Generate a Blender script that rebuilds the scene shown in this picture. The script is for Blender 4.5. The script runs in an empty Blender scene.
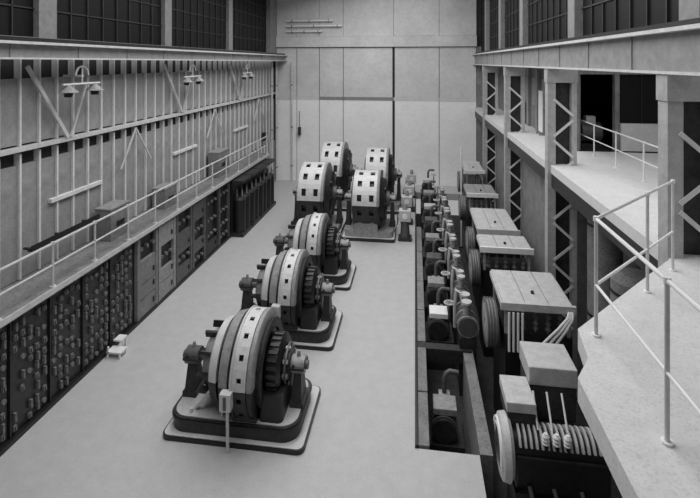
import bpy, math, random
from mathutils import Vector
R = math.radians
random.seed(7)
S = bpy.context.scene
COL = S.collection

# ------------------------------------------------------------------ camera
cam_d = bpy.data.cameras.new('camera')
cam = bpy.data.objects.new('camera', cam_d); COL.objects.link(cam)
cam.location = (0, 0, 8.0)
cam.rotation_euler = (R(90), 0, R(7.86))          # level view camera, turned slightly left
cam_d.sensor_width = 36.0
cam_d.lens = 36.0 * 471 / 700
cam_d.shift_y = -187 / 700                         # dropped front: verticals stay vertical
cam_d.clip_start = 0.05
S.camera = cam

# ------------------------------------------------------------------ world and light
w = bpy.data.worlds.new('world'); S.world = w; w.use_nodes = True
bg = w.node_tree.nodes['Background']
bg.inputs['Color'].default_value = (0.9, 0.9, 0.9, 1); bg.inputs['Strength'].default_value = .45
def area(name, loc, sx, sy, energy, rot=(0, 0, 0), spread=180):
    l = bpy.data.lights.new(name, 'AREA'); l.shape = 'RECTANGLE'; l.size = sx; l.size_y = sy
    l.energy = energy; l.spread = R(spread)
    o = bpy.data.objects.new(name, l); o.location = loc; o.rotation_euler = rot; COL.objects.link(o)
area('skylight_daylight', (-3.2, 15.4, 13.2), 8.0, 24.0, 2150, (0, R(-14), 0))
area('side_skylight_daylight', (6.2, 9.0, 11.4), 4.4, 12.0, 190)
S.view_settings.view_transform = 'Standard'
S.view_settings.look = 'None'
S.view_settings.exposure = -0.12
S.view_settings.gamma = 1.0
S.view_settings.use_curve_mapping = False

# ------------------------------------------------------------------ materials
def mat(name, g, rough=0.7, metal=0.0, scale=6.0, amt=0.25, bump=0.0, fine=0.0):
    m = bpy.data.materials.new(name); m.use_nodes = True
    nt = m.node_tree; b = nt.nodes['Principled BSDF']
    b.inputs['Roughness'].default_value = rough; b.inputs['Metallic'].default_value = metal
    tc = nt.nodes.new('ShaderNodeTexCoord')
    no = nt.nodes.new('ShaderNodeTexNoise'); no.inputs['Scale'].default_value = scale; no.inputs['Detail'].default_value = 8
    no.inputs['Roughness'].default_value = 0.65
    nt.links.new(tc.outputs['Object'], no.inputs['Vector'])
    cr = nt.nodes.new('ShaderNodeValToRGB')
    lo, hi = g * (1 - amt), min(1.0, g * (1 + amt))
    cr.color_ramp.elements[0].position = 0.3; cr.color_ramp.elements[0].color = (lo, lo, lo, 1)
    cr.color_ramp.elements[1].position = 0.7; cr.color_ramp.elements[1].color = (hi, hi, hi, 1)
    nt.links.new(no.outputs['Fac'], cr.inputs['Fac'])
    out = cr.outputs['Color']
    if fine:
        n2 = nt.nodes.new('ShaderNodeTexNoise'); n2.inputs['Scale'].default_value = scale * 9; n2.inputs['Detail'].default_value = 2
        nt.links.new(tc.outputs['Object'], n2.inputs['Vector'])
        c2 = nt.nodes.new('ShaderNodeValToRGB')
        c2.color_ramp.elements[0].position = 0.36; c2.color_ramp.elements[0].color = (1 - fine,) * 3 + (1,)
        c2.color_ramp.elements[1].position = 0.5; c2.color_ramp.elements[1].color = (1, 1, 1, 1)
        nt.links.new(n2.outputs['Fac'], c2.inputs['Fac'])
        mx = nt.nodes.new('ShaderNodeMix'); mx.data_type = 'RGBA'; mx.blend_type = 'MULTIPLY'; mx.inputs['Factor'].default_value = 1
        nt.links.new(out, mx.inputs['A']); nt.links.new(c2.outputs['Color'], mx.inputs['B'])
        out = mx.outputs['Result']
    nt.links.new(out, b.inputs['Base Color'])
    if bump:
        bp = nt.nodes.new('ShaderNodeBump'); bp.inputs['Strength'].default_value = bump; bp.inputs['Distance'].default_value = 0.02
        nt.links.new(no.outputs['Fac'], bp.inputs['Height']); nt.links.new(bp.outputs['Normal'], b.inputs['Normal'])
    return m
M = {
 'floor': mat('floor_concrete', .52, .6, 0, 3.5, .07, .1, .10),
 'slab': mat('platform_concrete', .66, .7, 0, 5.0, .08, .1, .14),
 'panel': mat('siding_panel_paint', .33, .8, 0, 2.5, .22, .1, .15),
 'colsteel': mat('column_paint', .42, .5, 0, 5, .2, .0, .15),
 'batten': mat('batten_paint', .75, .7, 0, 4, .15),
 'backwall': mat('back_wall_plaster', .66, .85, 0, .6, .12, .05, .08),
 'backwall_pale': mat('back_wall_pale', .93, .85, 0, .6, .05, .05, .05),
 'joint': mat('dark_joint', .03, .9, 0, 5, .3),
 'steel': mat('grey_painted_steel', .27, .5, 0, 5, .2, .0, .12),
 'lsteel': mat('light_painted_steel', .62, .5, 0, 5, .15),
 'white': mat('white_paint', .85, .45, 0, 5, .06),
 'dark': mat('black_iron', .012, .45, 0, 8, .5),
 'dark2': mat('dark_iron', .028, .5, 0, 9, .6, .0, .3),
 'iron': mat('machine_grey_iron', .10, .45, 0, 7, .35, .0, .3),
 'frame': mat('machine_light_paint', .66, .38, 0, 6, .12, .0, .15),
 'mid': mat('machine_mid_paint', .32, .45, 0, 8, .3, .0, .3),
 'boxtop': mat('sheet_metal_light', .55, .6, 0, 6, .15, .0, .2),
 'slate': mat('slate_panel', .025, .4, 0, 6, .5, .0, .2),
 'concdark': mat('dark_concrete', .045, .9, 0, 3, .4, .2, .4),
 'concmid': mat('grey_concrete', .24, .9, 0, 2.5, .25, .2, .3),
 'porc': mat('porcelain', .8, .25, 0, 5, .06),
 'switch': mat('switch_metal', .17, .5, 0, 9, .7),
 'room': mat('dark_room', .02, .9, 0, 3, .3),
}
def glass_mat():
    m = bpy.data.materials.new('dark_window_glass'); m.use_nodes = True
    b = m.node_tree.nodes['Principled BSDF']
    b.inputs['Base Color'].default_value = (.012, .012, .012, 1); b.inputs['Roughness'].default_value = .5; b.inputs['Specular IOR Level'].default_value = .15
    return m
M['glass'] = glass_mat()

# ------------------------------------------------------------------ mesh helpers
class MB:
    def __init__(s): s.v = []; s.f = []
    def add(s, vs, fs):
        o = len(s.v); s.v += [tuple(p) for p in vs]; s.f += [tuple(i + o for i in f) for f in fs]; return s
    def box(s, x0, x1, y0, y1, z0, z1):
        return s.add([(x0,y0,z0),(x1,y0,z0),(x1,y1,z0),(x0,y1,z0),(x0,y0,z1),(x1,y0,z1),(x1,y1,z1),(x0,y1,z1)],
                     [(3,2,1,0),(4,5,6,7),(0,1,5,4),(1,2,6,5),(2,3,7,6),(3,0,4,7)])
    def bar(s, p0, p1, wd, dp, up=(0, 0, 1)):
        p0, p1 = Vector(p0), Vector(p1); d = (p1 - p0).normalized(); u = Vector(up)
        if abs(d.dot(u)) > .98: u = Vector((1, 0, 0))
        a = d.cross(u).normalized() * wd / 2; b = d.cross(a).normalized() * dp / 2
        vs = [p + i * a + j * b for p in (p0, p1) for i, j in ((-1,-1),(1,-1),(1,1),(-1,1))]
        return s.add(vs, [(3,2,1,0),(4,5,6,7),(0,1,5,4),(1,2,6,5),(2,3,7,6),(3,0,4,7)])
    def cyl(s, p0, p1, r0, r1=None, n=16):
        r1 = r0 if r1 is None else r1
        p0, p1 = Vector(p0), Vector(p1); d = (p1 - p0).normalized()
        u = Vector((0, 0, 1)) if abs(d.z) < .9 else Vector((1, 0, 0))
        a = d.cross(u).normalized(); b = d.cross(a).normalized()
        vs = []
        for p, r in ((p0, r0), (p1, r1)):
            vs += [p + r * (math.cos(2*math.pi*i/n) * a + math.sin(2*math.pi*i/n) * b) for i in range(n)]
        fs = [(i, (i+1) % n, n + (i+1) % n, n + i) for i in range(n)] + [tuple(range(n))[::-1], tuple(range(n, 2*n))]
        return s.add(vs, fs)
    def tube(s, pts, r, n=8):
        pts = [Vector(p) for p in pts]; rings = []; prev = None
        for i, p in enumerate(pts):
            d = (pts[min(i+1, len(pts)-1)] - pts[max(i-1, 0)]).normalized()
            if prev is None:
                u = Vector((0, 0, 1)) if abs(d.z) < .9 else Vector((1, 0, 0))
                a = d.cross(u).normalized()
            else: a = (prev - d * prev.dot(d)).normalized()
            prev = a; b = d.cross(a)
            rings.append([p + r * (math.cos(2*math.pi*k/n) * a + math.sin(2*math.pi*k/n) * b) for k in range(n)])
        vs = [q for g in rings for q in g]; fs = []
        for i in range(len(pts) - 1):
            for k in range(n): fs.append((i*n+k, i*n+(k+1) % n, (i+1)*n+(k+1) % n, (i+1)*n+k))
        m = (len(pts)-1) * n
        fs += [tuple(range(n))[::-1], tuple(range(m, m+n))]
        return s.add(vs, fs)
    def lathe(s, prof, cy, cz, n=48, closed=True, a0=0, a1=360):
        """revolve (x, r) profile round the x axis through (cy, cz)"""
        full = abs(a1 - a0) >= 360; k = len(prof); vs = []; m = n if full else n + 1
        for i in range(m):
            t = R(a0 + (a1 - a0) * i / n)
            vs += [(x, cy + r * math.cos(t), cz + r * math.sin(t)) for x, r in prof]
        fs = []
        for i in range(n):
            i2 = (i + 1) % m
            for j in range(k if closed else k - 1):
                j2 = (j + 1) % k; fs.append((i*k+j, i*k+j2, i2*k+j2, i2*k+j))
        if not full and closed: fs += [tuple(range(k)), tuple(range((m-1)*k, m*k))[::-1]]
        return s.add(vs, fs)
    def prism(s, poly, z0, z1):
        n = len(poly)
        vs = [(x, y, z0) for x, y in poly] + [(x, y, z1) for x, y in poly]
        return s.add(vs, [tuple(range(n))[::-1], tuple(range(n, 2*n))] + [(i, (i+1) % n, n+(i+1) % n, n+i) for i in range(n)])
    def mesh(s, name, m, smooth=False):
        me = bpy.data.meshes.new(name); me.from_pydata(s.v, [], s.f); me.update()
        import bmesh
        b = bmesh.new(); b.from_mesh(me); bmesh.ops.recalc_face_normals(b, faces=b.faces); b.to_mesh(me); b.free()
        if smooth: me.shade_smooth(); me.set_sharp_from_angle(angle=R(38))
        me.materials.append(M[m]); return me
    def build(s, name, m, parent=None, smooth=False, bevel=0):
        o = bpy.data.objects.new(name, s.mesh(name, m, smooth)); COL.objects.link(o)
        if parent: o.parent = parent
        if bevel:
            md = o.modifiers.new('bevel', 'BEVEL'); md.width = bevel; md.segments = 2; md.limit_method = 'ANGLE'
        return o
def rrect(x0, x1, y0, y1, r, n=6):
    out = []
    for cx, cy, a in ((x1-r, y0+r, -90), (x1-r, y1-r, 0), (x0+r, y1-r, 90), (x0+r, y0+r, 180)):
        for i in range(n + 1):
            t = R(a + 90 * i / n); out.append((cx + r * math.cos(t), cy + r * math.sin(t)))
    return out
def link(name, me, parent, loc=(0, 0, 0), rot=(0, 0, 0)):
    o = bpy.data.objects.new(name, me); COL.objects.link(o); o.parent = parent; o.location = loc; o.rotation_euler = rot; return o
def thing(name, label, cat, loc=(0, 0, 0), rz=0, group=None):
    o = bpy.data.objects.new(name, None); COL.objects.link(o); o.location = loc; o.rotation_euler = (0, 0, rz)
    o.empty_display_size = .2
    return tag(o, label, cat, group)
def tag(o, label, cat, group=None):
    o['label'] = label; o['category'] = cat
    if group: o['group'] = group
    return o
def struct(o, label=None):
    o['kind'] = 'structure'
    if label: o['label'] = label
    return o
def copy_tree(o, parent=None):
    c = o.copy(); COL.objects.link(c); c.parent = parent
    for ch in list(o.children): copy_tree(ch, c)
    return c
def arc(c, r, a0, a1, n, ax1, ax2):
    c, ax1, ax2 = Vector(c), Vector(ax1), Vector(ax2)
    return [c + r * (math.cos(R(a0+(a1-a0)*i/n)) * ax1 + math.sin(R(a0+(a1-a0)*i/n)) * ax2) for i in range(n + 1)]

# ================================================================== THE SETTING
YB = 31.0            # back wall
XL = -9.4            # left siding wall
PIT = -1.3
# --- floor (solid slabs round the pit)
f = MB()
f.box(-10, 0.0, -4, YB, -.4, 0); f.box(0, 1.3, 8.1, 9.85, -.4, 0); f.box(0, 1.9, -4, 8.1, -.4, 0); f.box(1.9, 9.3, -4, 3.0, -.4, 0); f.box(0, 9.6, 29.2, YB, -.4, 0)
struct(f.build('floor', 'floor'), 'pale concrete floor of the generator hall')
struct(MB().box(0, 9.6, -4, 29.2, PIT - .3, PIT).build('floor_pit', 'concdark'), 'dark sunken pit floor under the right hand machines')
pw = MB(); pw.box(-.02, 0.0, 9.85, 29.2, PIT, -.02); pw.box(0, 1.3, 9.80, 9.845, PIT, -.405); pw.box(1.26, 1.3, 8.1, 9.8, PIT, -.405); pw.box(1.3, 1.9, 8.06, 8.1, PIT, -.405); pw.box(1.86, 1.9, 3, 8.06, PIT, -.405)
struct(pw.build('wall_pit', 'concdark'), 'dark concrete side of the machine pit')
# coping of the pit: dark angle edge + gray kerb stones
cop = struct(MB().box(0, .06, 9.85, 29.2, PIT, .07).build('trim_1', 'dark'), 'black steel edge along the machine pit')
for i, (a, b) in enumerate(((9.9, 11.5), (11.55, 13.3), (13.6, 15.3), (15.35, 17.3), (17.35, 20.0), (20.05, 23.0))):
    MB().box(.07, .30, a, b, PIT, .04).build('kerb_stone', 'concmid', cop, bevel=.015)
struct(MB().box(0.06, 1.55, 13.3, 13.58, -.35, .02).build('trim_2', 'dark2'), 'dark beam across the machine pit')
tb = MB(); tb.box(1.32, 1.58, 9.9, 18, PIT, -.02)
struct(tb.build('trim_3', 'concmid'), 'grey longitudinal beam in the machine pit')

# --- back wall with panels
bw = MB(); bw.box(-10, 9.6, YB + .06, YB + .4, -.4, 13.4)
wb = struct(bw.build('wall_back', 'joint'), 'tall pale panelled end wall')
xs = [-9.4, -7.9, -6.35, -4.73, -1.39, 1.55, 3.9]
for i in range(len(xs) - 1):
    for z0, z1 in ((0, 5.46), (5.68, 8.95)):
        g = .02 if xs[i] not in (-1.39,) else .08
        g1 = .02 if xs[i+1] not in (-1.39,) else .08
        MB().box(xs[i] + g, xs[i+1] - g1, YB - .02, YB + .06, z0, z1).build('wall_panel', 'backwall' if z0 else 'backwall_pale', wb)  # lower panels in a paler tone than the upper ones
for i in range(len(xs) - 1):
    MB().box(xs[i] + .01, xs[i+1] - .01, YB - .04, YB + .06, 5.465, 5.675).build('transom', 'steel' if i in (2, 3) else 'backwall', wb)
MB().box(-9.4, 3.9, YB - .18, YB + .06, 9.0, 9.7).build('lintel_beam', 'backwall', wb)
for i in range(0, len(xs) - 1):
    MB().box(xs[i] + .012, xs[i+1] - .012, YB - .02, YB + .06, 9.72, 13.3).build('upper_panel', 'backwall', wb)
MB().box(3.92, 9.5, YB - .02, YB + .06, 0, 9).build('side_panel', 'concmid', wb)

# --- left siding wall: dark backing, light panels and battens, each its own piece
lw = struct(MB().box(XL - .3, XL - .1, -4, YB + .1, -.4, 8.5).build('wall_left', 'joint'), 'pale boarded side wall with vertical battens')
pitch = .59; ny = 47; y_start = 3.0
mu = MB().box(-.1, 0, .03, pitch - .03, 0, 1.58).mesh('siding_panel', 'panel')
ml = MB().box(-.1, 0, .03, pitch - .03, 0, 2.72).mesh('siding_panel', 'panel')
bu = MB().box(-.1, .06, -.028, .028, 0, 2.1).mesh('batten', 'batten')
bl = MB().box(-.1, .06, -.028, .028, 0, 3.0).mesh('batten', 'batten')
for i in range(ny):
    y = y_start + i * pitch
    link('siding_panel', mu, lw, (XL, y, 6.02)); link('siding_panel', ml, lw, (XL, y, 2.8))
    link('batten', bu, lw, (XL, y, 5.98)); link('batten', bl, lw, (XL, y, 2.8))
MB().box(XL - .1, XL + .16, y_start - 1, YB, 5.87, 5.97).build('girt', 'lsteel', lw)
for yc in (11.5, 17.75, 24.0):                     # V braces above the girt, inverted V below between them
    MB().bar((XL + .17, yc, 5.98), (XL + .17, yc - 1.35, 7.9), .10, .05, (1, 0, 0)).build('knee_brace', 'lsteel', lw)
    MB().bar((XL + .17, yc + .1, 5.98), (XL + .17, yc + .75, 7.5), .06, .05, (1, 0, 0)).build('knee_brace', 'lsteel', lw)
    MB().bar((XL + .17, yc + 3.1, 5.8), (XL + .17, yc + 2.3, 4.6), .05, .04, (1, 0, 0)).build('knee_brace', 'lsteel', lw)
    MB().bar((XL + .17, yc + 3.1, 5.8), (XL + .17, yc + 4.0, 4.6), .05, .04, (1, 0, 0)).build('knee_brace', 'lsteel', lw)
    MB().box(XL, XL + .1, yc - .5, yc + 1.5, 4.35, 4.45).build('wall_rail', 'batten', lw)

mlo = MB().box(-.1, 0, .03, pitch - .03, 0, 2.72).mesh('siding_panel', 'panel')
blo = MB().box(-.1, .06, -.028, .028, 0, 2.8).mesh('batten', 'batten')
for i in range(8):
    link('siding_panel', mlo, lw, (XL, 26.2 + i * pitch, 0)); link('batten', blo, lw, (XL, 26.2 + i * pitch, 0))
# --- clerestory on the left
lc = MB(); lc.box(XL - .25, XL - .02, -4, YB, 8.5, 8.62); lc.box(XL - .25, XL - .02, -4, YB, 12.2, 13.4)
cl = struct(lc.build('wall_left_upper', 'steel'), 'dark glazed strip of the left wall above the crane girder')
wn = 0
for y0, y1 in ((4.7, 10.7), (11.3, 16.75), (17.25, 22.95), (23.45, 29.5)):
    wn += 1
    wi = struct(MB().box(XL - .22, XL - .16, y0, y1, 8.62, 12.2).build('window_%d' % wn, 'glass'), 'dark factory window above the left crane girder')
    n = int((y1 - y0) / .62)
    for k in range(1, n):
        MB().box(XL - .16, XL - .12, y0 + (y1-y0)*k/n - .018, y0 + (y1-y0)*k/n + .018, 8.62, 12.2).build('glazing_bar', 'dark2', wi)
    for z in (9.35, 10.1, 10.8, 11.5):
        MB().box(XL - .16, XL - .12, y0, y1, z - .018, z + .018).build('glazing_bar', 'dark2', wi)
    MB().box(XL - .25, XL, y0 - (.6 if wn == 2 else .5), y0, 8.5, 12.4).build('pier', 'steel', cl)
MB().box(XL - .25, XL + .12, 29.52, YB, 8.5, 12.4).build('pier', 'steel', cl)

# --- left gallery (dark switchboard wall below, walkway on top)
GX = -8.37
gal = MB(); gal.box(XL - .1, GX + .1, -4, 26.0, 2.62, 2.78)
struct(gal.build('floor_gallery_left', 'concmid'), 'narrow walkway slab on top of the switchboard wall')
struct(MB().box(GX + .1, GX + .13, -4, 26.0, 2.66, 2.79).build('trim_5', 'lsteel'), 'pale steel edge of the left walkway')
wl = MB(); wl.box(XL, GX - .12, -4, 26.0, 0, 2.62)
gw = struct(wl.build('wall_left_lower', 'concdark'), 'dark wall behind the switchboard row')
struct(MB().box(GX - .12, GX + .05, -4, 26.0, 0, .10).build('foot_strip_left', 'dark'), 'black strip at the foot of the switchboard wall')  # thin black strip where wall meets floor

# --- crane girders
def girder(x, y0, y1, z0, z1, label, side):
    t = thing('crane_girder', label, 'girder', (x, 0, 0), 0, 'crane runway girders')
    MB().box(-.06, .06, y0, y1, z0 + .04, z1 - .06).build('web', 'steel', t)
    MB().box(-.2, .2, y0, y1, z0, z0 + .04).build('bottom_flange', 'lsteel', t)
    MB().box(-.22, .22, y0, y1, z1 - .06, z1).build('top_flange', 'lsteel', t)
    MB().box(-.05, .05, y0, y1, z1, z1 + .1).build('rail', 'dark', t)
    me = MB().box(-.085, .085, -.015, .015, z0 + .04, z1 - .06).mesh('stiffener', 'steel')
    y = y0 + .6
    while y < y1: link('stiffener', me, t, (0, y, 0)); y += 2.1
    return t
girder(-8.75, -2, YB - .05, 8.06, 8.46, 'long pale crane girder along the left boarded wall', -1)
girder(3.85, 2, YB - .05, 7.82, 8.5, 'deep pale crane girder resting on the right hand columns', 1)

# --- right clerestory above the girder
rc = MB(); rc.box(4.1, 4.3, 2, YB, 8.5, 8.62); rc.box(4.1, 4.3, 2, YB, 12.2, 13.4)
rcl = struct(rc.build('wall_right_upper', 'steel'), 'dark glazed strip above the right crane girder')
py = [2.0, 7.3, 12.6, 18.4, 23.0, 27.6, YB]
for i in range(len(py) - 1):
    wn += 1
    a, b = py[i] + .55, py[i+1] - .02
    wi = struct(MB().box(4.2, 4.26, a, b, 8.62, 12.2).build('window_%d' % wn, 'glass'), 'dark factory window above the right crane girder')
    n = max(2, int((b - a) / .62))
    for k in range(1, n): MB().box(4.16, 4.2, a + (b-a)*k/n - .018, a + (b-a)*k/n + .018, 8.62, 12.2).build('glazing_bar', 'dark2', wi)
    for z in (9.35, 10.1, 10.8, 11.5): MB().box(4.16, 4.2, a, b, z - .018, z + .018).build('glazing_bar', 'dark2', wi)
    MB().box(4.0, 4.3, py[i], py[i] + .53, 8.5, 12.4).build('pier', 'steel', rcl)

# --- right gallery and near platform (one floor level at 5.1)
GZ = 5.1
poly = [(1.45, .6), (1.48, 4.57), (1.68, 4.89), (1.753, 5.41), (3.7, 7.5), (3.78, 7.75), (3.78, YB - .05), (5.2, YB - .05), (5.2, 16.2), (9.3, 16.2), (9.3, .6)]
struct(MB().prism(poly, GZ - .22, GZ).build('floor_gallery_right', 'slab'), 'pale platform and gallery floor on the right')
ed = MB(); ed.box(3.80, 3.95, 7.9, YB - .05, GZ - .6, GZ - .22)
struct(ed.build('trim_4', 'dark2'), 'edge beam under the right hand gallery')
wr = MB(); wr.box(4.35, 4.6, 15.2, YB, PIT, GZ - .22); wr.box(6.0, 6.2, 2, 15.2, PIT, GZ - .22); wr.box(4.35, 6.2, 15.2, 15.4, PIT, GZ - .22)
struct(wr.build('wall_right_lower', 'concmid'), 'grey wall below the right hand gallery')
wr = MB(); wr.box(5.2, 5.4, 16.4, YB, GZ, 8.9)
wru = struct(wr.build('wall_right', 'concmid'), 'grey wall behind the far gallery')
for y in (17.4, 19.0, 20.6, 22.2, 23.8, 25.4, 27.0):
    MB().box(5.06, 5.2, y, y + .3, GZ, 8.6).build('pilaster', 'steel', wru)
    MB().box(5.17, 5.2, y + .5, y + 1.3, GZ + 1.0, 7.3).build('wall_plate', 'mid', wru)
# cross wall with dark window, pale parapet and doorway
cw = MB(); cw.box(5.2, 9.3, 16.2, 16.4, 7.6, 8.9); cw.box(7.9, 9.3, 16.2, 16.4, GZ, 7.6); cw.box(6.38, 6.52, 16.2, 16.4, GZ, 7.6); cw.box(5.2, 5.3, 16.2, 16.4, GZ, 7.6)
wc = struct(cw.build('wall_right_cross', 'concmid'), 'wall across the right hand gallery with dark openings')
MB().box(6.54, 7.88, 16.12, 16.3, GZ + .05, 6.02).build('parapet_panel', 'slab', wc)
MB().box(9.3, 9.5, .6, 16.4, GZ, 8.9).build('outer_wall', 'concmid', wc)
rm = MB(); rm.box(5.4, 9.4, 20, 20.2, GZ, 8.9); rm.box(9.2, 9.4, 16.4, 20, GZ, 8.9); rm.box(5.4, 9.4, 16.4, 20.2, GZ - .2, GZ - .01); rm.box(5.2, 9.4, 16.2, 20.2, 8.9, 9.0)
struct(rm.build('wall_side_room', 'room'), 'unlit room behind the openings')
wn += 1
win = struct(MB().box(6.54, 7.88, 16.3, 16.33, 6.04, 7.58).build('window_%d' % wn, 'glass'), 'large black window over the pale parapet')
MB().box(7.19, 7.23, 16.27, 16.3, 6.04, 7.58).build('glazing_bar', 'dark', win)
# --- roof with a long skylight opening
ce = MB(); ce.box(-10, -7.4, -4, YB + .4, 13.4, 13.6); ce.box(1.2, 4.3, -4, YB + .4, 13.4, 13.6); ce.box(-7.4, 1.2, -4, 2.8, 13.4, 13.6); ce.box(-7.4, 1.2, 29.2, YB + .4, 13.4, 13.6)
struct(ce.build('ceiling', 'steel'), 'roof with a long central skylight')
struct(MB().box(-10, 9.6, -4.2, -4.0, -.4, 13.4).build('wall_front', 'concmid'), 'end wall behind the viewer')

# ================================================================== STEEL COLUMNS (right row)
def column(y, label):
    t = thing('steel_column', label, 'column', (3.70, y, PIT), 0, 'laced columns of the right hand row')
    H = 7.82 - PIT
    MB().box(0, .2, 0, .28, 0, H).build('flange', 'colsteel', t)
    MB().box(.2, .215, .0, .06, 0, H).build('angle', 'colsteel', t)
    MB().box(.64, .78, 0, .28, 0, H).build('flange', 'colsteel', t)
    MB().box(.215, .64, .19, .21, 0, H - .05).build('web_plate', 'dark2', t)
    dz = .58; k = 0; z = .25
    a = MB().bar((.16, -.012, 0), (.68, -.012, dz * .8), .07, .02, (0, 1, 0)).mesh('lacing_bar', 'lsteel')
    b = MB().bar((.68, -.012, 0), (.16, -.012, dz * .8), .07, .02, (0, 1, 0)).mesh('lacing_bar', 'lsteel')
    while z < H - .9:
        link('lacing_bar', a if k % 2 == 0 else b, t, (0, 0, z)); z += dz; k += 1
    MB().box(-.02, .8, -.03, .3, H - .4, H).build('cap_plate', 'colsteel', t)
    MB().box(-.12, .9, -.12, .4, 0, .06).build('base_plate', 'steel', t)
column(7.54, 'nearest pale steel column rising at the corner of the platform')
column(13.9, 'laced steel column second from the platform, beside the dark gallery doorway')
column(20.2, 'third laced steel column from the platform, thin with distance')
column(26.5, 'farthest laced steel column close to the end wall')

# ================================================================== GENERATORS
def ring_shell(x0, x1, r, th, cz, ncol, nrow, hx, ha, a0=0):
    """cylindrical rim with ncol x nrow real openings"""
    xs = [x0]
    for c in range(ncol):
        ctr = x0 + (x1 - x0) * (c + .5) / ncol
        xs += [ctr - hx / 2, ctr + hx / 2]
    xs.append(x1)
    angs = []
    for k in range(nrow):                               # one half of the rim, split on the shaft level
        st = 180 / nrow; c = a0 + (k + .5) * st
        angs += [c - st / 2, c - ha / 2, c, c + ha / 2]
    angs.append(a0 + 180)
    m = MB(); na = len(angs); nx = len(xs)
    def vid(layer, i, j): return layer * na * nx + (i % na) * nx + j
    vs = []
    for rr in (r, r - th):
        for a in angs:
            for x in xs: vs.append((x, rr * math.cos(R(a)), cz + rr * math.sin(R(a))))
    fs = []
    solid = lambda i, j: not ((i % 4) in (1, 2) and j % 2 == 1)
    for i in range(na - 1):
        for j in range(nx - 1):
            if solid(i, j):
                fs.append((vid(0,i,j), vid(0,i,j+1), vid(0,i+1,j+1), vid(0,i+1,j)))
                fs.append((vid(1,i,j), vid(1,i+1,j), vid(1,i+1,j+1), vid(1,i,j+1)))
                for (ii, jj, p, q) in ((i, j-1, (i,j), (i+1,j)), (i, j+1, (i,j+1), (i+1,j+1)), (i-1, j, (i,j), (i,j+1)), (i+1, j, (i+1,j), (i+1,j+1))):
                    if jj < 0 or jj > nx - 2 or ii < 0 or ii > na - 2 or not solid(ii, jj):
                        fs.append((vid(0,*p), vid(0,*q), vid(1,*q), vid(1,*p)))
    m.add(vs, fs); return m
def pedestal(t, x, cz, zb, wd, hm='mid'):
    p = MB(); p.prism([(x-wd, -.26), (x+wd, -.26), (x+wd, .26), (x-wd, .26)], zb, zb + .12)
    vs = [(x-wd*.75, -.24, zb+.12), (x+wd*.75, -.24, zb+.12), (x+wd*.75, .24, zb+.12), (x-wd*.75, .24, zb+.12),
          (x-wd*.55, -.13, cz-.1), (x+wd*.55, -.13, cz-.1), (x+wd*.55, .13, cz-.1), (x-wd*.55, .13, cz-.1)]
    p.add(vs, [(3,2,1,0),(4,5,6,7),(0,1,5,4),(1,2,6,5),(2,3,7,6),(3,0,4,7)])
    o = p.build('bearing_pedestal', 'dark2', t)
    MB().cyl((x - wd, 0, cz), (x + wd, 0, cz), .19, n=20).build('bearing_housing', hm, o, True)
    MB().box(x - wd * 1.1, x + wd * 1.1, -.23, .23, cz - .02, cz + .04).build('bearing_cap_flange', 'dark', o, bevel=.01)
    MB().cyl((x, 0, cz + .17), (x, 0, cz + .30), .05, .03, n=12).build('oil_cup', 'mid', o, True)
    for sy in (-1, 1):
        MB().cyl((x - wd*.5, sy*.2, cz + .04), (x - wd*.5, sy*.2, cz + .1), .025, n=8).build('bolt', 'dark', o)
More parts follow.
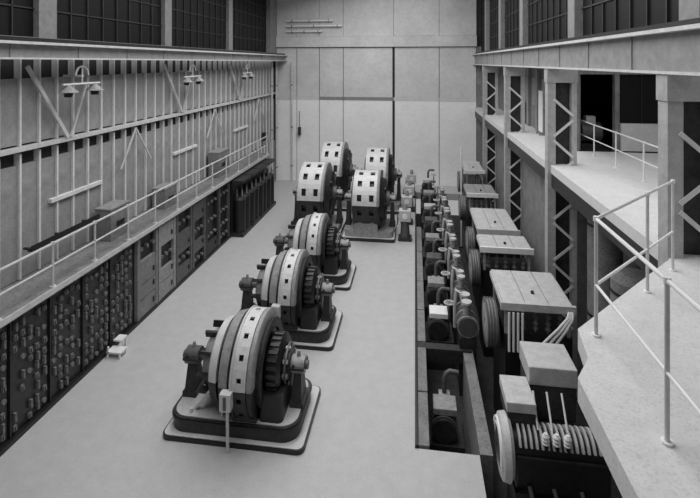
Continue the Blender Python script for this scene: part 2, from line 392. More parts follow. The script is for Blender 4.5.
def small_generator():
    t = bpy.data.objects.new('generator', None); COL.objects.link(t)
    cz = 1.23; zb = .42
    MB().prism(rrect(-1.55, 1.55, -.98, .98, .16), 0, .09).build('foundation', 'dark', t)
    MB().prism(rrect(-1.52, 1.52, -.95, .95, .14), .09, .105).build('foundation_top', 'slab', t)
    MB().prism(rrect(-1.46, 1.38, -.84, .82, .36, 8), .105, .40).build('bedplate', 'dark2', t, True)
    MB().prism(rrect(-1.49, 1.41, -.87, .85, .38, 8), .34, .37).build('bedplate_lip', 'dark', t, True)
    MB().prism(rrect(-1.41, 1.33, -.79, .77, .33, 8), .40, .42).build('bedplate_top', 'boxtop', t)
    # stator frame: shade of the lower half put into its colour, split at shaft
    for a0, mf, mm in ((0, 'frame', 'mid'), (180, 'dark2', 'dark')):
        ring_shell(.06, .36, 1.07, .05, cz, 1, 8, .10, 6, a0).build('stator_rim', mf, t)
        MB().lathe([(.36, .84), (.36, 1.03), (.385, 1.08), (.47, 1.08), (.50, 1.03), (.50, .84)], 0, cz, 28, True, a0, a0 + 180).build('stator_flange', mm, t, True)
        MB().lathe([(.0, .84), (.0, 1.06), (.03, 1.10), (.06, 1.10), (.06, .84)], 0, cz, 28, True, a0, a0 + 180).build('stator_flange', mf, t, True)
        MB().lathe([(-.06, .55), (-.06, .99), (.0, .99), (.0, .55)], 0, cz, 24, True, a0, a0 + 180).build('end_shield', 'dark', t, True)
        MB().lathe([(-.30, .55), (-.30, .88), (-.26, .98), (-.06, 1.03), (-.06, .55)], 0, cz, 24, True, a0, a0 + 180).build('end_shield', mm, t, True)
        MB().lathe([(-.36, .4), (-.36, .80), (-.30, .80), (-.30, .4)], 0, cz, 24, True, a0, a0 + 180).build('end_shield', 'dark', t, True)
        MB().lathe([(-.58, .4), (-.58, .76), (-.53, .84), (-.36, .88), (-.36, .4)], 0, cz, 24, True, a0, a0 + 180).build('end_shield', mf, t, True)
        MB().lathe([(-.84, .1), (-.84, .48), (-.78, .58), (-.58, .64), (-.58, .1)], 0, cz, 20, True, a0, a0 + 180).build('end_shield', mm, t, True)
    MB().lathe([(.08, .78), (.08, .98), (.38, .98), (.38, .78)], 0, cz, 48).build('stator_core', 'dark', t, True)
    MB().lathe([(.44, .70), (.44, .86), (.60, .90), (.63, .84), (.60, .70)], 0, cz, 48).build('winding_end', 'dark2', t, True)
    me = MB().box(-.88, -.56, -.03, .03, .60, .74).mesh('shield_rib', 'dark')
    for k in range(10): link('shield_rib', me, t, (0, 0, cz), (R(36 * k + 18), 0, 0))
    # rotor / armature on the right
    MB().lathe([(.10, .08), (.10, .74), (.55, .74), (.55, .08)], 0, cz, 40).build('rotor', 'dark', t, True)
    MB().lathe([(.60, .1), (.60, .58), (.66, .62), (.86, .62), (.92, .54), (.92, .1)], 0, cz, 40).build('armature', 'dark', t, True)
    MB().lathe([(.92, .08), (.92, .34), (1.06, .34), (1.06, .08)], 0, cz, 32).build('commutator', 'dark2', t, True)
    MB().prism(rrect(.52, 1.04, -.74, .74, .1), .42, .98).build('lower_housing', 'dark', t, True)
    me = MB().box(.66, .86, -.035, .035, .60, .65).mesh('pole_bolt', 'dark2')
    for k in range(14): link('pole_bolt', me, t, (0, 0, cz), (R(180 * k / 13), 0, 0))
    br = MB().lathe([(.98, .38), (.98, .43), (1.02, .43), (1.02, .38)], 0, cz, 32).build('brush_ring', 'iron', t, True)
    me = MB().box(.94, 1.05, -.04, .04, .34, .41).mesh('brush_holder', 'mid')
    for k in range(8): link('brush_holder', me, br, (0, 0, cz), (R(45 * k + 10), 0, 0))
    MB().cyl((-1.5, 0, cz), (1.44, 0, cz), .09, n=20).build('shaft', 'iron', t, True)
    pedestal(t, -1.26, cz, zb, .16, 'iron'); pedestal(t, 1.22, cz, zb, .15)
    # frame feet
    for sy in (-1, 1):
        MB().prism([(-.02, sy*.60), (.5, sy*.60), (.5, sy*.80), (-.02, sy*.80)], zb, .92).build('frame_foot', 'dark2', t)
    MB().box(-.14, .10, -1.22, -1.04, .90, 1.26).build('terminal_box', 'frame', t, bevel=.015)
    MB().box(-.05, .01, -1.235, -1.22, .95, 1.21).build('terminal_door', 'iron', t)
    MB().tube([(0, -1.12, .90), (0, -1.12, .75), (0, -1.1, .10), (0, -1.1, .0)], .035, 8).build('conduit', 'frame', t, True)
    MB().bar((-.95, -.55, .42), (-.55, -.62, .95), .10, .05).build('brace_arm', 'frame', t)
    MB().bar((-1.05, .45, .42), (-.5, .55, .95), .10, .05).build('brace_arm', 'mid', t)
    for x in (-1.0, -.3, .6):
        MB().cyl((x, -.66, .42), (x, -.66, .50), .04, n=8).build('anchor_bolt', 'frame', t)
    return t
g1 = small_generator(); g2 = copy_tree(g1); g3 = copy_tree(g1)
for g, y, lab in ((g1, 10.31, 'nearest generator on a black bedplate with a pale perforated ring'),
                  (g2, 13.79, 'middle generator of the front row of three'),
                  (g3, 17.27, 'third generator of the front row, just before the tall drums')):
    g.location = (-3.8, y, 0); tag(g, lab, 'generator', 'front row generators')
def big_generator(x, y, rr, label):
    t = thing('drum_generator', label, 'generator', (x, y, 0), 0, 'tall drum generators')
    cz = rr + .38
    hy = rr * .82
    MB().prism(rrect(-1.12, 1.28, -hy, hy, .12), 0, .14).build('foundation', 'dark2', t)
    MB().prism(rrect(-1.09, 1.25, -hy + .03, hy - .03, .10), .14, .155).build('foundation_top', 'slab', t)
    MB().prism(rrect(-1.0, 1.18, -hy + .12, hy - .12, .2), .155, .44).build('bedplate', 'mid', t, True)
    for a0, mf, mm in ((0, 'frame', 'mid'), (180, 'dark2', 'dark')):  # underside shade painted in: lower half of the rim near-black
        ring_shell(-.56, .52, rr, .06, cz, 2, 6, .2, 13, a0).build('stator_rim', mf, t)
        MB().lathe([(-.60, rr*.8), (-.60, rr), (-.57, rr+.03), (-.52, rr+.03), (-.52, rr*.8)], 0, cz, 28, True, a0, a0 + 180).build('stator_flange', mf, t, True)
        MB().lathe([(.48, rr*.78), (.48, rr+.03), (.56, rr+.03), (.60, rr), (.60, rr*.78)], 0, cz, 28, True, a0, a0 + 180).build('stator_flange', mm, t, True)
    MB().lathe([(-.5, rr*.74), (-.5, rr*.9), (.5, rr*.9), (.5, rr*.74)], 0, cz, 48).build('stator_core', 'dark', t, True)
    MB().lathe([(-.72, .2), (-.72, rr*.6), (-.60, rr*.84), (-.50, rr*.84), (-.50, .2)], 0, cz, 48).build('end_shield', 'mid', t, True)
    MB().lathe([(.45, .1), (.45, rr*.76), (.60, rr*.80), (.80, rr*.72), (.84, rr*.5), (.84, .1)], 0, cz, 48).build('rotor', 'dark', t, True)
    me = MB().box(.62, .86, -.04, .04, rr*.3, rr*.72).mesh('rotor_arm', 'dark2')
    for k in range(8): link('rotor_arm', me, t, (0, 0, cz), (R(45 * k), 0, 0))
    MB().lathe([(.84, .08), (.84, .34), (1.0, .34), (1.0, .08)], 0, cz, 32).build('commutator', 'iron', t, True)
    MB().cyl((-1.12, 0, cz), (1.3, 0, cz), .11, n=20).build('shaft', 'iron', t, True)
    pedestal(t, -.92, cz, .44, .14); pedestal(t, 1.12, cz, .44, .14)
    for sy in (-1, 1):
        MB().box(-.55, .5, sy*rr*.62 - .12, sy*rr*.62 + .12, .44, cz - rr * .66).build('frame_foot', 'mid', t)
    return t
big_generator(-4.66, 22.0, 1.41, 'tall perforated drum generator behind the front row, left of the pair')
big_generator(-2.16, 21.9, 1.27, 'squat perforated drum generator nearest the machine pit')
big_generator(-4.45, 26.2, 1.55, 'tallest perforated drum generator near the end wall at left')
big_generator(-2.0, 26.0, 1.43, 'perforated drum generator near the end wall at right')

# ================================================================== SWITCHBOARD PANELS along the left wall
sw = [MB().box(0, .05, -.04, .04, -.06, .06).box(.05, .08, -.015, .015, -.04, .04).mesh('switch_handle', 'switch'),
      MB().cyl((0, 0, 0), (.05, 0, 0), .055, n=10).mesh('meter', 'switch'),
      MB().box(0, .07, -.025, .025, -.09, .09).mesh('fuse_block', 'switch')]
words = ['first', 'second', 'third', 'fourth', 'fifth', 'sixth', 'seventh']
y = 7.7; i = 0
while y < 12.5:
    t = thing('switchboard_panel', words[min(i, 6)] + ' black switchboard panel from the near end of the left wall', 'switchboard', (GX - .12, y, .10), 0, 'black switchboard panels')
    MB().box(0, .05, .02, 1.06, .02, 2.46).build('slate_board', 'slate', t)
    MB().box(0, .10, 0, .03, 0, 2.5).build('frame_post', 'dark2', t)
    for c in range(5):
        for r_ in range(10):
            if random.random() < .78:
                k = random.choice((0, 0, 1, 2, 2))
                o = link('switch_part', sw[k], t, (.05, .14 + c * .20 + random.uniform(-.02, .02), .16 + r_ * .235 + random.uniform(-.05, .05)))
                o.name = ('switch_handle', 'meter', 'fuse_block')[k]
    y += 1.09; i += 1
# grey cabinets with dark recesses further on
def cabinet(y, wd, h, m, label, holes):
    t = thing('wall_cabinet', label, 'cabinet', (GX - .12, y, .10), 0, 'cabinets along the left wall')
    MB().box(0, .03, 0, wd, 0, h).build('back_board', 'dark', t)
    zs = [0, .55, 1.0, 1.75, h]
    MB().box(.03, .14, 0, .14, 0, h).build('side_post', m, t); MB().box(.03, .14, wd - .14, wd, 0, h).build('side_post', m, t)
    for k in range(4):
        if k not in holes:
            d = MB().box(.03, .13, .15, wd - .15, zs[k] + .01, zs[k+1] - .02).build('door', m, t)
            MB().box(.13, .16, wd - .3, wd - .24, zs[k] + .2, zs[k] + .35).build('handle', 'dark', d)
        else:
            for q in range(3):
                MB().cyl((.03, .25 + q * (wd - .5) / 2, (zs[k] + zs[k+1]) / 2), (.13, .25 + q * (wd - .5) / 2, (zs[k] + zs[k+1]) / 2), .06, n=10).build('insulator', 'switch', t)
    return t
cabs = [(13.3, 1.15, (3,), 'concmid', 'grey wall cabinet next to the black switchboard'), (14.5, 1.1, (2,), 'mid', 'grey wall cabinet with an open shelf at chest height'),
        (15.65, 1.2, (1, 3), 'iron', 'dark grey wall cabinet with two open shelves'), (16.9, 1.1, (0, 2), 'iron', 'dark grey wall cabinet open at floor and chest height'),
        (18.05, 1.2, (1, 2, 3), 'dark2', 'dark wall cabinet mostly open, beyond the grey ones'), (19.3, 1.2, (0, 1, 2, 3), 'iron', 'dark open rack along the left wall')]
for yy, wd, hl, m, lab in cabs: cabinet(yy, wd, 2.46, m, lab, hl)
def oil_switch(y, label):
    t = thing('oil_switch', label, 'switchgear', (GX, y, .0), 0, 'black oil switch tanks by the left wall')
    MB().box(.0, .62, 0, 1.2, 0, .18).build('base', 'dark2', t)
    for k in range(2):
        MB().cyl((.32, .32 + k * .58, .18), (.32, .32 + k * .58, 1.65), .27, n=20).build('tank', 'dark', t, True)
        MB().cyl((.32, .32 + k * .58, 1.65), (.32, .32 + k * .58, 1.78), .29, .22, n=20).build('tank_lid', 'dark2', t, True)
        for s in (-1, 1):
            MB().cyl((.32 + s * .12, .32 + k * .58, 1.78), (.32 + s * .12, .32 + k * .58, 2.12), .05, .03, n=10).build('bushing', 'switch', t, True)
    MB().box(.02, .1, 0, 1.2, .18, 2.5).build('back_frame', 'dark', t)
    MB().box(.05, .58, 0, 1.2, 2.44, 2.56).build('top_beam', 'dark2', t)
for k, yy in enumerate((20.6, 21.9, 23.2, 24.5)):
    oil_switch(yy, ['pair of black tanks nearest the cabinets by the left wall', 'second pair of black tanks by the left wall',
                    'third pair of black tanks by the left wall', 'last pair of black tanks at the far end of the left walkway'][k])
# walkway railing on the left
def rail_straight(name, label, pts, posts, h, mids, r, m, z0, group=None, pm=None):
    t = thing(name, label, 'railing', (pts[0][0], pts[0][1], z0), 0, group)
    ox, oy = pts[0][:2]
    P = [(p[0] - ox, p[1] - oy) for p in pts]
    MB().tube([(x, y, h) for x, y in P], r, 8).build('top_rail', m, t, True)
    for mm in mids: MB().tube([(x, y, mm) for x, y in P], r * .85, 8).build('mid_rail', m, t, True)
    for x, y in posts:
        p = MB().cyl((x - ox, y - oy, 0), (x - ox, y - oy, h), r, n=10).build('post', pm or m, t, True)
        MB().cyl((x - ox, y - oy, 0), (x - ox, y - oy, .02), r * 2.4, n=10).build('post_foot', m, p)
        MB().cyl((x - ox, y - oy, h - r*1.3), (x - ox, y - oy, h + r*1.3), r * 1.5, n=10).build('post_knob', m, p, True)
    return t
rail_straight('walkway_railing', 'pale pipe railing along the left walkway above the switchboard', [(GX + .03, 4.0), (GX + .03, 25.9)],
              [(GX + .03, 4.1 + 1.45 * k) for k in range(16)], 1.0, (.5,), .03, 'lsteel', 2.78)
# lamps with two shades hung on the left wall
for k, yc in enumerate((11.1, 17.4, 23.6)):
    t = thing('wall_lamp', ['twin shade wall lamp nearest the viewer under the left girder', 'twin shade wall lamp in the middle of the left wall', 'twin shade wall lamp farthest along the left wall'][k],
              'lamp', (XL + .02, yc, 7.2), 0, 'twin shade wall lamps')
    MB().box(.06, .62, .32, .38, .40, .46).build('bracket_arm', 'lsteel', t)
    MB().tube([(.6, -.35, .22), (.6, .35, .22), (.6, 1.05, .22)], .03, 8).build('cross_bar', 'lsteel', t, True)
    MB().tube(arc((.6, .35, .45), .24, 0, 180, 10, (0, 1, 0), (0, 0, 1)), .025, 8).build('hanger_hoop', 'lsteel', t, True)
    MB().tube([(.6, .35, .69), (.6, .35, .22)], .02, 8).build('hanger_rod', 'lsteel', t, True)
    for s in (-.15, .85):
        MB().cyl((.6, s, .02), (.6, s, .20), .24, .05, n=20).build('shade', 'mid', t, True)
        MB().cyl((.6, s, -.10), (.6, s, .04), .09, .12, n=14).build('globe', 'dark', t, True)
# clutter on the walkway
def crate(x, y, z, sx, sy, sz, label):
    t = thing('equipment_box', label, 'box', (x, y, z), 0, 'boxes on the left walkway')
    MB().box(0, sx, 0, sy, 0, sz).build('body', 'concmid', t, bevel=.01)
    MB().box(-.02, sx + .02, -.02, sy + .02, sz, sz + .04).build('lid', 'mid', t)
    MB().box(sx, sx + .02, sy*.3, sy*.7, sz*.4, sz*.55).build('handle', 'dark', t)
crate(-9.25, 12.6, 2.78, .5, .9, .9, 'grey equipment box on the left walkway beside the black trough')
crate(-9.25, 15.6, 2.78, .5, .8, .7, 'grey equipment box midway along the left walkway')
crate(-9.25, 20.2, 2.78, .5, 1.2, 1.1, 'large grey equipment box far along the left walkway')
t = thing('cable_trough', 'long black cable trough on brackets above the left walkway', 'trough', (-9.0, 9.9, 3.55))
MB().box(0, .12, 0, 2.4, 0, .08).build('tray', 'dark', t); MB().box(.10, .12, 0, 2.4, .08, .14).build('lip', 'dark', t)
for yy in (.2, 1.2, 2.2): MB().box(-.3, .0, yy, yy + .05, -.05, 0).build('bracket', 'dark2', t)
t = thing('step_stool', 'small pale two tread step on the floor by the switchboard', 'step', (-8.26, 11.7, 0))
MB().box(0, .42, 0, .30, .13, .17).build('tread', 'white', t); MB().box(0, .24, .3, .58, .28, .32).build('tread', 'white', t)
for yy in (0, .54): MB().box(.02, .06, yy, yy + .04, 0, .3).build('leg', 'white', t)
for yy in (0, .26): MB().box(.36, .40, yy, yy + .04, 0, .13).build('leg', 'white', t)
for yy in (.30, .54): MB().box(.18, .22, yy, yy + .04, 0, .28).build('leg', 'white', t)
# pipes high on the end wall
for k, (z, x1) in enumerate(((10.75, -5.4), (10.4, -4.8), (10.05, -6.1))):
    t = thing('wall_pipe', ['uppermost', 'middle', 'lowest'][k] + ' pale pipe high on the end wall at left', 'pipe', (-8.6, YB - .2, z), 0, 'pipes high on the end wall')
    MB().cyl((0, 0, 0), (x1 + 8.6, 0, 0), .06, n=10).build('pipe_run', 'white', t, True)
    for xx in (.4, (x1 + 8.6) / 2, x1 + 8.3): MB().box(xx - .03, xx + .03, -.07, .18, -.08, .08).build('pipe_clip', 'steel', t)

# ================================================================== RIGHT HAND MACHINES IN THE PIT
def insulator(mb, x, y, z, h, r):
    mb.cyl((x, y, z), (x, y, z + h), r * .5, n=10)
    for k in range(3): mb.cyl((x, y, z + h * (.15 + .3 * k)), (x, y, z + h * (.3 + .3 * k)), r, r * .7, n=12)
# --- nearest: finned drum with end bell, two pale boxes, rods and insulators
t = thing('finned_machine', 'nearest pit machine, ribbed drum under two pale boxes', 'machine', (2.45, 8.75, PIT))
zo = -PIT
MB().lathe([(-.78, .05), (-.78, .24), (.86, .24), (.86, .05)], 0, zo + 1.22, 32).build('drum', 'dark', t, True)
me = MB().lathe([(-.018, .2), (-.018, .31), (.018, .31), (.018, .2)], 0, zo + 1.22, 18, True, 20, 158).mesh('fin', 'boxtop', True)
for k in range(16): link('fin', me, t, (-.64 + k * .094, 0, 0))
MB().box(-.72, .84, -.27, .27, zo + .55, zo + 1.16).build('casing', 'dark', t, bevel=.03)
MB().lathe([(-.96, .3), (-.96, .44), (-.93, .50), (-.82, .52), (-.76, .46), (-.76, .3)], 0, zo + 1.12, 40).build('end_bell', 'boxtop', t, True)
MB().lathe([(-1.0, .05), (-1.0, .20), (-.95, .36), (-.93, .36), (-.93, .05)], 0, zo + 1.12, 32).build('bell_cover', 'dark', t, True)
for r_ in (.34, .42): MB().lathe([(-.99, r_-.02), (-.99, r_+.02), (-.95, r_+.02), (-.95, r_-.02)], 0, zo + 1.12, 20, True, 20, 200).build('bell_ring', 'white', t, True)
for x in (-.6, .6): MB().box(x - .15, x + .15, -.35, .35, 0, zo + .6).build('pier', 'dark', t)
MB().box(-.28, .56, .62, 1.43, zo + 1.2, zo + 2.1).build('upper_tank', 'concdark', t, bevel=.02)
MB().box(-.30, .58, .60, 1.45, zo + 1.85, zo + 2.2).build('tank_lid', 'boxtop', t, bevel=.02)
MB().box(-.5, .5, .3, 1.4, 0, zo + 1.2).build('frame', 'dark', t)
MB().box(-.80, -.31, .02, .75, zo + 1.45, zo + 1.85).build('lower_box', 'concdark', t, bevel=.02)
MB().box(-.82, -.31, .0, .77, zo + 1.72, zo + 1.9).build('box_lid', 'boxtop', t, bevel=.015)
for x in (-.30, -.06, .20):
    MB().cyl((x, -.06, zo + 1.5), (x, .3, zo + 1.95), .018, n=8).build('rod', 'white', t, True)
for x in (-.22, -.04, .14):
    mb = MB(); insulator(mb, x, -.25, zo + 1.40, .2, .065); mb.build('insulator', 'porc', t, True)
    MB().box(x - .03, x + .03, -.30, -.16, zo + 1.36, zo + 1.40).build('insulator_bracket', 'dark', t)
for x in (-.5, -.1, .35):
    MB().tube([(x, -.3, zo + .7), (x + .05, -.45, zo + .5), (x, -.42, zo + .1)], .035, 8).build('drain_pipe', 'iron', t, True)
# --- flat topped switch cells
def cell(x0, x1, y0, y1, zt, label, style, ztop_m='boxtop'):
    t = thing('switch_cell', label, 'machine', (x0, y0, PIT), 0, 'flat topped cells in the pit')
    W, D, H = x1 - x0, y1 - y0, zt - PIT
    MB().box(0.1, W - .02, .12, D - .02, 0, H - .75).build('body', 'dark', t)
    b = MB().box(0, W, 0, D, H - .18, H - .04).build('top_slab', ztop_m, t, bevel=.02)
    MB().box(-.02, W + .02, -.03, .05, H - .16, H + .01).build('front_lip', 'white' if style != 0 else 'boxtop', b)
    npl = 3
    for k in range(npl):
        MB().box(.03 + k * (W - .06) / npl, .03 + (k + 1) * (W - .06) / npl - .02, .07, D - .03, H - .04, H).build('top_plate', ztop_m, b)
    MB().cyl((W * .5, D * .3, H), (W * .5, D * .3, H + .06), .04, n=8).build('lifting_eye', 'dark', b)
    for x in (.08, W - .14):
        for yy in (.06, D - .14):
            MB().box(x, x + .07, yy, yy + .07, H - .75, H - .18).build('corner_post', 'mid', t)
    for k in range(5):
        mb = MB(); insulator(mb, .25 + k * (W - .5) / 4, .22, H - .75, .45, .07)
        mb.build('insulator', 'switch', t, True)
    # left end bell with fins
    MB().lathe([(-.28, .1), (-.28, .42), (-.24, .52), (-.02, .52), (-.02, .1)], D * .4, H - .85, 32).build('end_bell', 'mid', t, True)
    me = MB().lathe([(-.015, .4), (-.015, .56), (.015, .56), (.015, .4)], 0, 0, 28).mesh('fin', 'iron', True)
    for k in range(4): link('fin', me, t, (-.05 - .07 * k, D * .4, H - .85))
    return t
c2 = cell(2.0, 3.62, 11.35, 13.15, 2.4, 'broad pale topped cell beyond the two boxes, with three white conduits', 0)
H2 = 2.4 - PIT
for k in range(3):
    d = .13 * k
    MB().tube([(1.55 - d * .3, -.06, H2 - .10), (1.52 - d * .4, -.14, H2 - .2), (1.38 - d * .7, -.2, H2 - .42), (1.18 - d, -.22, H2 - .70), (1.0 - d * 1.2, -.24, H2 - .95), (.9 - d * 1.3, -.24, H2 - 1.5)], .032, 8).build('conduit', 'white', c2, True)
for k in range(4):
    MB().cyl((.16 + k * .1, -.04, H2 - 1.1), (.16 + k * .1, -.04, H2 - .2), .028, n=8).build('busbar', 'white', c2, True)
cell(2.05, 3.62, 15.2, 16.35, 2.2, 'second pale topped cell in the pit with a white front edge', 1)
cell(2.2, 3.62, 17.1, 19.6, 2.1, 'third cell in the pit with a deep pale top', 0)
cell(2.3, 3.62, 21.5, 23.2, 2.15, 'fourth cell in the pit, grey top with a white front edge', 1, 'mid')
cell(2.6, 3.62, 25.4, 27.8, 2.3, 'farthest pale topped cell in the pit by the end wall', 1)
# --- smaller pumps between the kerb and the cells
def pump(x, y, label, top_m, h=0.0, wheel=True):
    t = thing('pump_set', label, 'pump', (x, y, PIT), 0, 'pump sets in the pit')
    z = -PIT + h
    MB().box(-.42, .42, -.55, .55, 0, z - .75).build('plinth', 'dark2', t)
    MB().cyl((-.05, -.5, z - .45), (-.05, .15, z - .45), .28, n=20).build('motor', 'dark2', t, True)
    me = MB().lathe([(-.02, .26), (-.02, .32), (.02, .32), (.02, .26)], 0, 0, 20).mesh('motor_rib', 'iron', True)
    for k in range(4): link('motor_rib', me, t, (-.05, -.42 + k * .15, z - .45), (0, 0, R(90)))
    MB().lathe([(-.14, .06), (-.14, .30), (.14, .30), (.14, .06)], .38, z - .4, 24).build('casing', 'mid', t, True)
    MB().box(-.30, .26, -.40, .12, z - .14, z + .02).build('cover_box', top_m, t, bevel=.02)
    MB().tube([(.0, .38, z - .15), (.0, .38, z + .25), (.05, .42, z + .36), (.14, .45, z + .4), (.36, .45, z + .38)], .06, 10).build('discharge_pipe', 'iron', t, True)
    if wheel:
        MB().cyl((.30, -.2, z - .7), (.30, -.2, z + .30), .025, n=8).build('valve_stem', 'iron', t)
        o = link('hand_wheel', MB().lathe([(-.015, .12), (-.015, .16), (.015, .16), (.015, .12)], 0, 0, 20).mesh('hand_wheel', 'boxtop', True), t, (.30, -.2, z + .28), (0, R(90), 0))
        for k in range(3): MB().box(-.01, .01, -.13, .13, -.01, .01).build('spoke', 'boxtop', o).rotation_euler = (R(60 * k), 0, 0)
    return t
for k, (yy, m_, hh) in enumerate(((11.9, 'mid', -.35), (15.0, 'white', .30), (16.7, 'mid', .45), (18.4, 'iron', .6), (20.1, 'mid', .75), (21.8, 'iron', .9), (23.5, 'boxtop', 1.0), (25.2, 'mid', 1.2), (27.0, 'boxtop', 1.4))):
    pump(.74, yy, ['nearest pump set sunk in the dark pit bay', 'pump set with a small white cover beyond the pit beam', 'third pump set along the pit kerb', 'fourth pump set along the pit kerb',
                   'fifth pump set along the pit kerb', 'sixth pump set along the pit kerb', 'seventh pump set along the pit kerb', 'eighth pump set along the pit kerb', 'last pump set before the end wall'][k], m_, hh, k > 0)
# turbine-like housing beside the broad cell
def housing(x, y, s, label):
    t = thing('valve_housing', label, 'machine', (x, y, PIT), 0, 'grey valve housings in the pit')
    z = -PIT
    MB().box(-.32*s, .32*s, -.6*s, .6*s, 0, z + .3).build('pedestal', 'dark2', t)
    MB().cyl((0, -.62*s, z + .62), (0, .62*s, z + .62), .36*s, n=24).build('casing', 'iron', t, True)
    for yy in (-.6, -.1, .55):
        MB().cyl((0, yy*s, z + .62), (0, (yy + .07)*s, z + .62), .42*s, n=24).build('flange', 'mid', t, True)
    for yy in (-.35, .25):
        MB().cyl((-.02, yy*s, z + .9), (-.02, yy*s, z + 1.2), .14*s, n=16).build('neck', 'mid', t, True)
        MB().cyl((-.02, yy*s, z + 1.2), (-.02, yy*s, z + 1.26), .2*s, n=16).build('neck_flange', 'boxtop', t, True)
    MB().tube([(-.1*s, .1, z + .95), (-.2*s, .2, z + 1.25), (-.35*s, .3, z + 1.3), (-.42*s, .3, z + .9), (-.42*s, .3, z + .2)], .05, 8).build('bypass_pipe', 'boxtop', t, True)
    return t
for k, (yy, ss) in enumerate(((13.85, .72), (15.4, .62), (17.0, .62), (18.6, .62), (20.2, .66), (22.0, .66), (23.8, .66), (25.6, .66))):
    housing(1.46, yy, ss, ['large grey valve housing by the corner of the broad cell'] [k] if k == 0 else ['second', 'third', 'fourth', 'fifth', 'sixth', 'seventh', 'last'][k-1] + ' grey valve housing in the row left of the cells')
# governors at the edge of the pit
def governor(x, y, label):
    t = thing('governor_stand', label, 'governor', (x, y, 0), 0, 'governor stands at the pit edge')
    MB().prism(rrect(-.3, .3, -.3, .3, .06), 0, .12).build('base', 'dark2', t)
    MB().cyl((0, 0, .12), (0, 0, .85), .22, .17, n=20).build('column', 'iron', t, True)
    MB().box(-.27, .27, -.24, .24, .85, 1.35).build('head', 'boxtop', t, bevel=.03)
    MB().cyl((0, 0, 1.35), (0, 0, 1.6), .12, .08, n=16).build('dome', 'mid', t, True)
    MB().cyl((0, -.24, 1.1), (0, -.27, 1.1), .12, n=16).build('dial', 'white', t, True)
    o = link('hand_wheel', MB().lathe([(-.02, .2), (-.02, .25), (.02, .25), (.02, .2)], 0, 0, 20).mesh('hand_wheel', 'dark2', True), t, (-.33, 0, .9))
    MB().cyl((-.33, 0, .9), (-.2, 0, .9), .03, n=8).build('wheel_hub', 'dark2', t)
governor(-.45, 21.4, 'pale headed governor stand nearest, at the edge of the pit')
governor(-.40, 23.6, 'pale headed governor stand second along the pit edge')
governor(-.30, 25.6, 'pale headed governor stand third along the pit edge')
governor(-.2, 28.2, 'pale headed governor stand farthest, near the end wall')
# white standpipe
t = thing('standpipe', 'thin white upright pole among the far machines', 'pole', (2.3, 24.2, PIT))
MB().cyl((0, 0, 0), (0, 0, 4.95), .04, n=10).build('pole', 'white', t, True)
MB().cyl((0, 0, 0), (0, 0, .06), .14, n=12).build('foot', 'dark2', t)
MB().box(-.02, .9, -.02, .02, 4.25, 4.30).build('arm', 'white', t)
# tanks under the gallery
for k, (x, y, r_, h, lab) in enumerate(((4.95, 13.2, .42, 5.3, 'tall grey tank behind the laced column under the gallery'), (5.0, 11.6, .5, 4.3, 'shorter grey tank under the gallery edge'), (5.1, 9.9, .5, 3.9, 'grey tank nearest the platform corner under the gallery'))):
    t = thing('upright_tank', lab, 'tank', (x, y, PIT), 0, 'upright tanks under the gallery')
    MB().cyl((0, 0, .1), (0, 0, h), r_, n=28).build('shell', 'concmid', t, True)
    MB().cyl((0, 0, h), (0, 0, h + .16), r_, r_ * .6, n=28).build('dome', 'concmid', t, True)
    for z in (.6, h * .5, h - .3): MB().cyl((0, 0, z), (0, 0, z + .06), r_ + .02, n=28).build('hoop', 'dark2', t, True)
    MB().cyl((0, 0, 0), (0, 0, .1), r_ + .08, n=28).build('base', 'dark2', t)

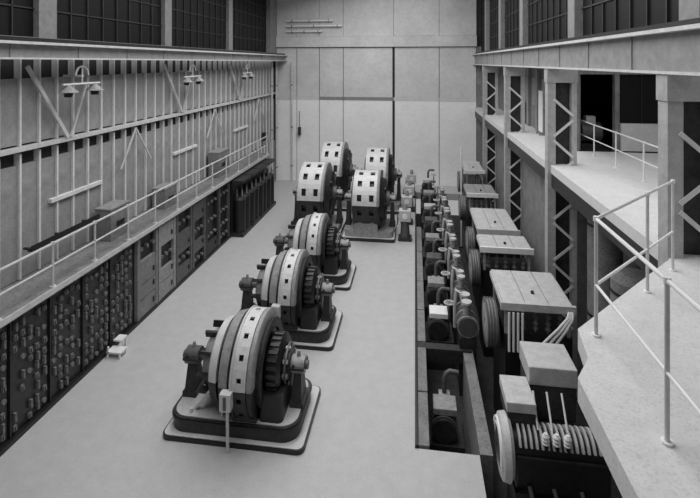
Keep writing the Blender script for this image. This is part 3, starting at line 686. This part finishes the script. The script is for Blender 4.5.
# ================================================================== RAILINGS ON THE RIGHT PLATFORM
rail_straight('platform_railing', 'white pipe railing round the near platform corner', [(1.90, 1.2), (1.90, 5.30), (3.55, 7.1)],
              [(1.90, 1.3), (1.90, 2.55), (1.90, 3.88), (1.90, 5.30), (2.9, 6.39), (3.55, 7.1)], 1.24, (.54,), .019, 'white', GZ, None, 'lsteel')
rail_straight('stair_railing', 'white pipe railing on the gallery running into the dark doorway', [(5.5, 10.7), (5.5, 17.3)],
              [(5.5, 10.7), (5.5, 12.3), (5.5, 13.9), (5.5, 15.5), (5.5, 17.2)], .95, (.0 + .48,), .02, 'white', GZ)
# boards leaning along the far gallery wall
for k, (y, h) in enumerate(((19.4, 1.75), (22.9, 1.2), (26.3, 1.4))):
    t = thing('notice_board', ['tall white upright board on the far gallery beside the laced column', 'second white upright board along the far gallery', 'white upright board farthest along the gallery'][k],
              'board', (4.95, y, GZ), 0, 'white boards on the gallery')
    MB().box(0, .04, 0, .55, .12, h).build('panel', 'white', t)
    for yy in (.03, .48): MB().box(-.1, .14, yy, yy + .04, 0, .12).build('foot', 'steel', t)
# equipment seen in the doorway
t = thing('dark_motor', 'dark motor standing in the gallery doorway', 'motor', (5.95, 17.2, GZ + .0))
MB().box(-.35, .35, -.3, .3, 0, .12).build('base', 'dark2', t)
MB().cyl((-.32, 0, .5), (.32, 0, .5), .34, n=24).build('body', 'iron', t, True)
MB().box(-.15, .15, -.15, .15, .8, 1.05).build('terminal_box', 'boxtop', t, bevel=.01)

# downpipes and dark boxes in the far left corner
for k, (x, y) in enumerate(((-9.08, 29.2), (-9.08, 30.2), (-8.2, 30.8))):
    t = thing('downpipe', ['pale downpipe on the left wall short of the far corner', 'pale downpipe tight in the far left corner', 'pale downpipe on the end wall beside the far left corner'][k], 'pipe', (x, y, 0), 0, 'downpipes in the far left corner')
    MB().cyl((0, 0, 0), (0, 0, 8.0), .06, n=10).build('pipe_run', 'lsteel', t, True)
    for z in (1.0, 3.6, 6.4): MB().cyl((0, 0, z), (0, 0, z + .1), .085, n=10).build('pipe_joint', 'steel', t, True)
for k, (x, y, z) in enumerate(((-9.33, 28.2, 3.1), (-7.75, 30.85, 3.1))):
    t = thing('junction_box', ['small dark box on the left wall beyond the walkway', 'small dark box on the end wall near the left corner'][k], 'box', (x, y, z), 0, 'dark boxes in the far left corner')
    MB().box(0, .14, -.2, .12, 0, .55).build('body', 'dark2', t, bevel=.02)
    MB().box(.14, .16, -.18, .10, .03, .52).build('cover', 'dark', t)
    MB().cyl((.07, 0, .55), (.07, 0, 1.6), .025, n=8).build('conduit', 'steel', t)
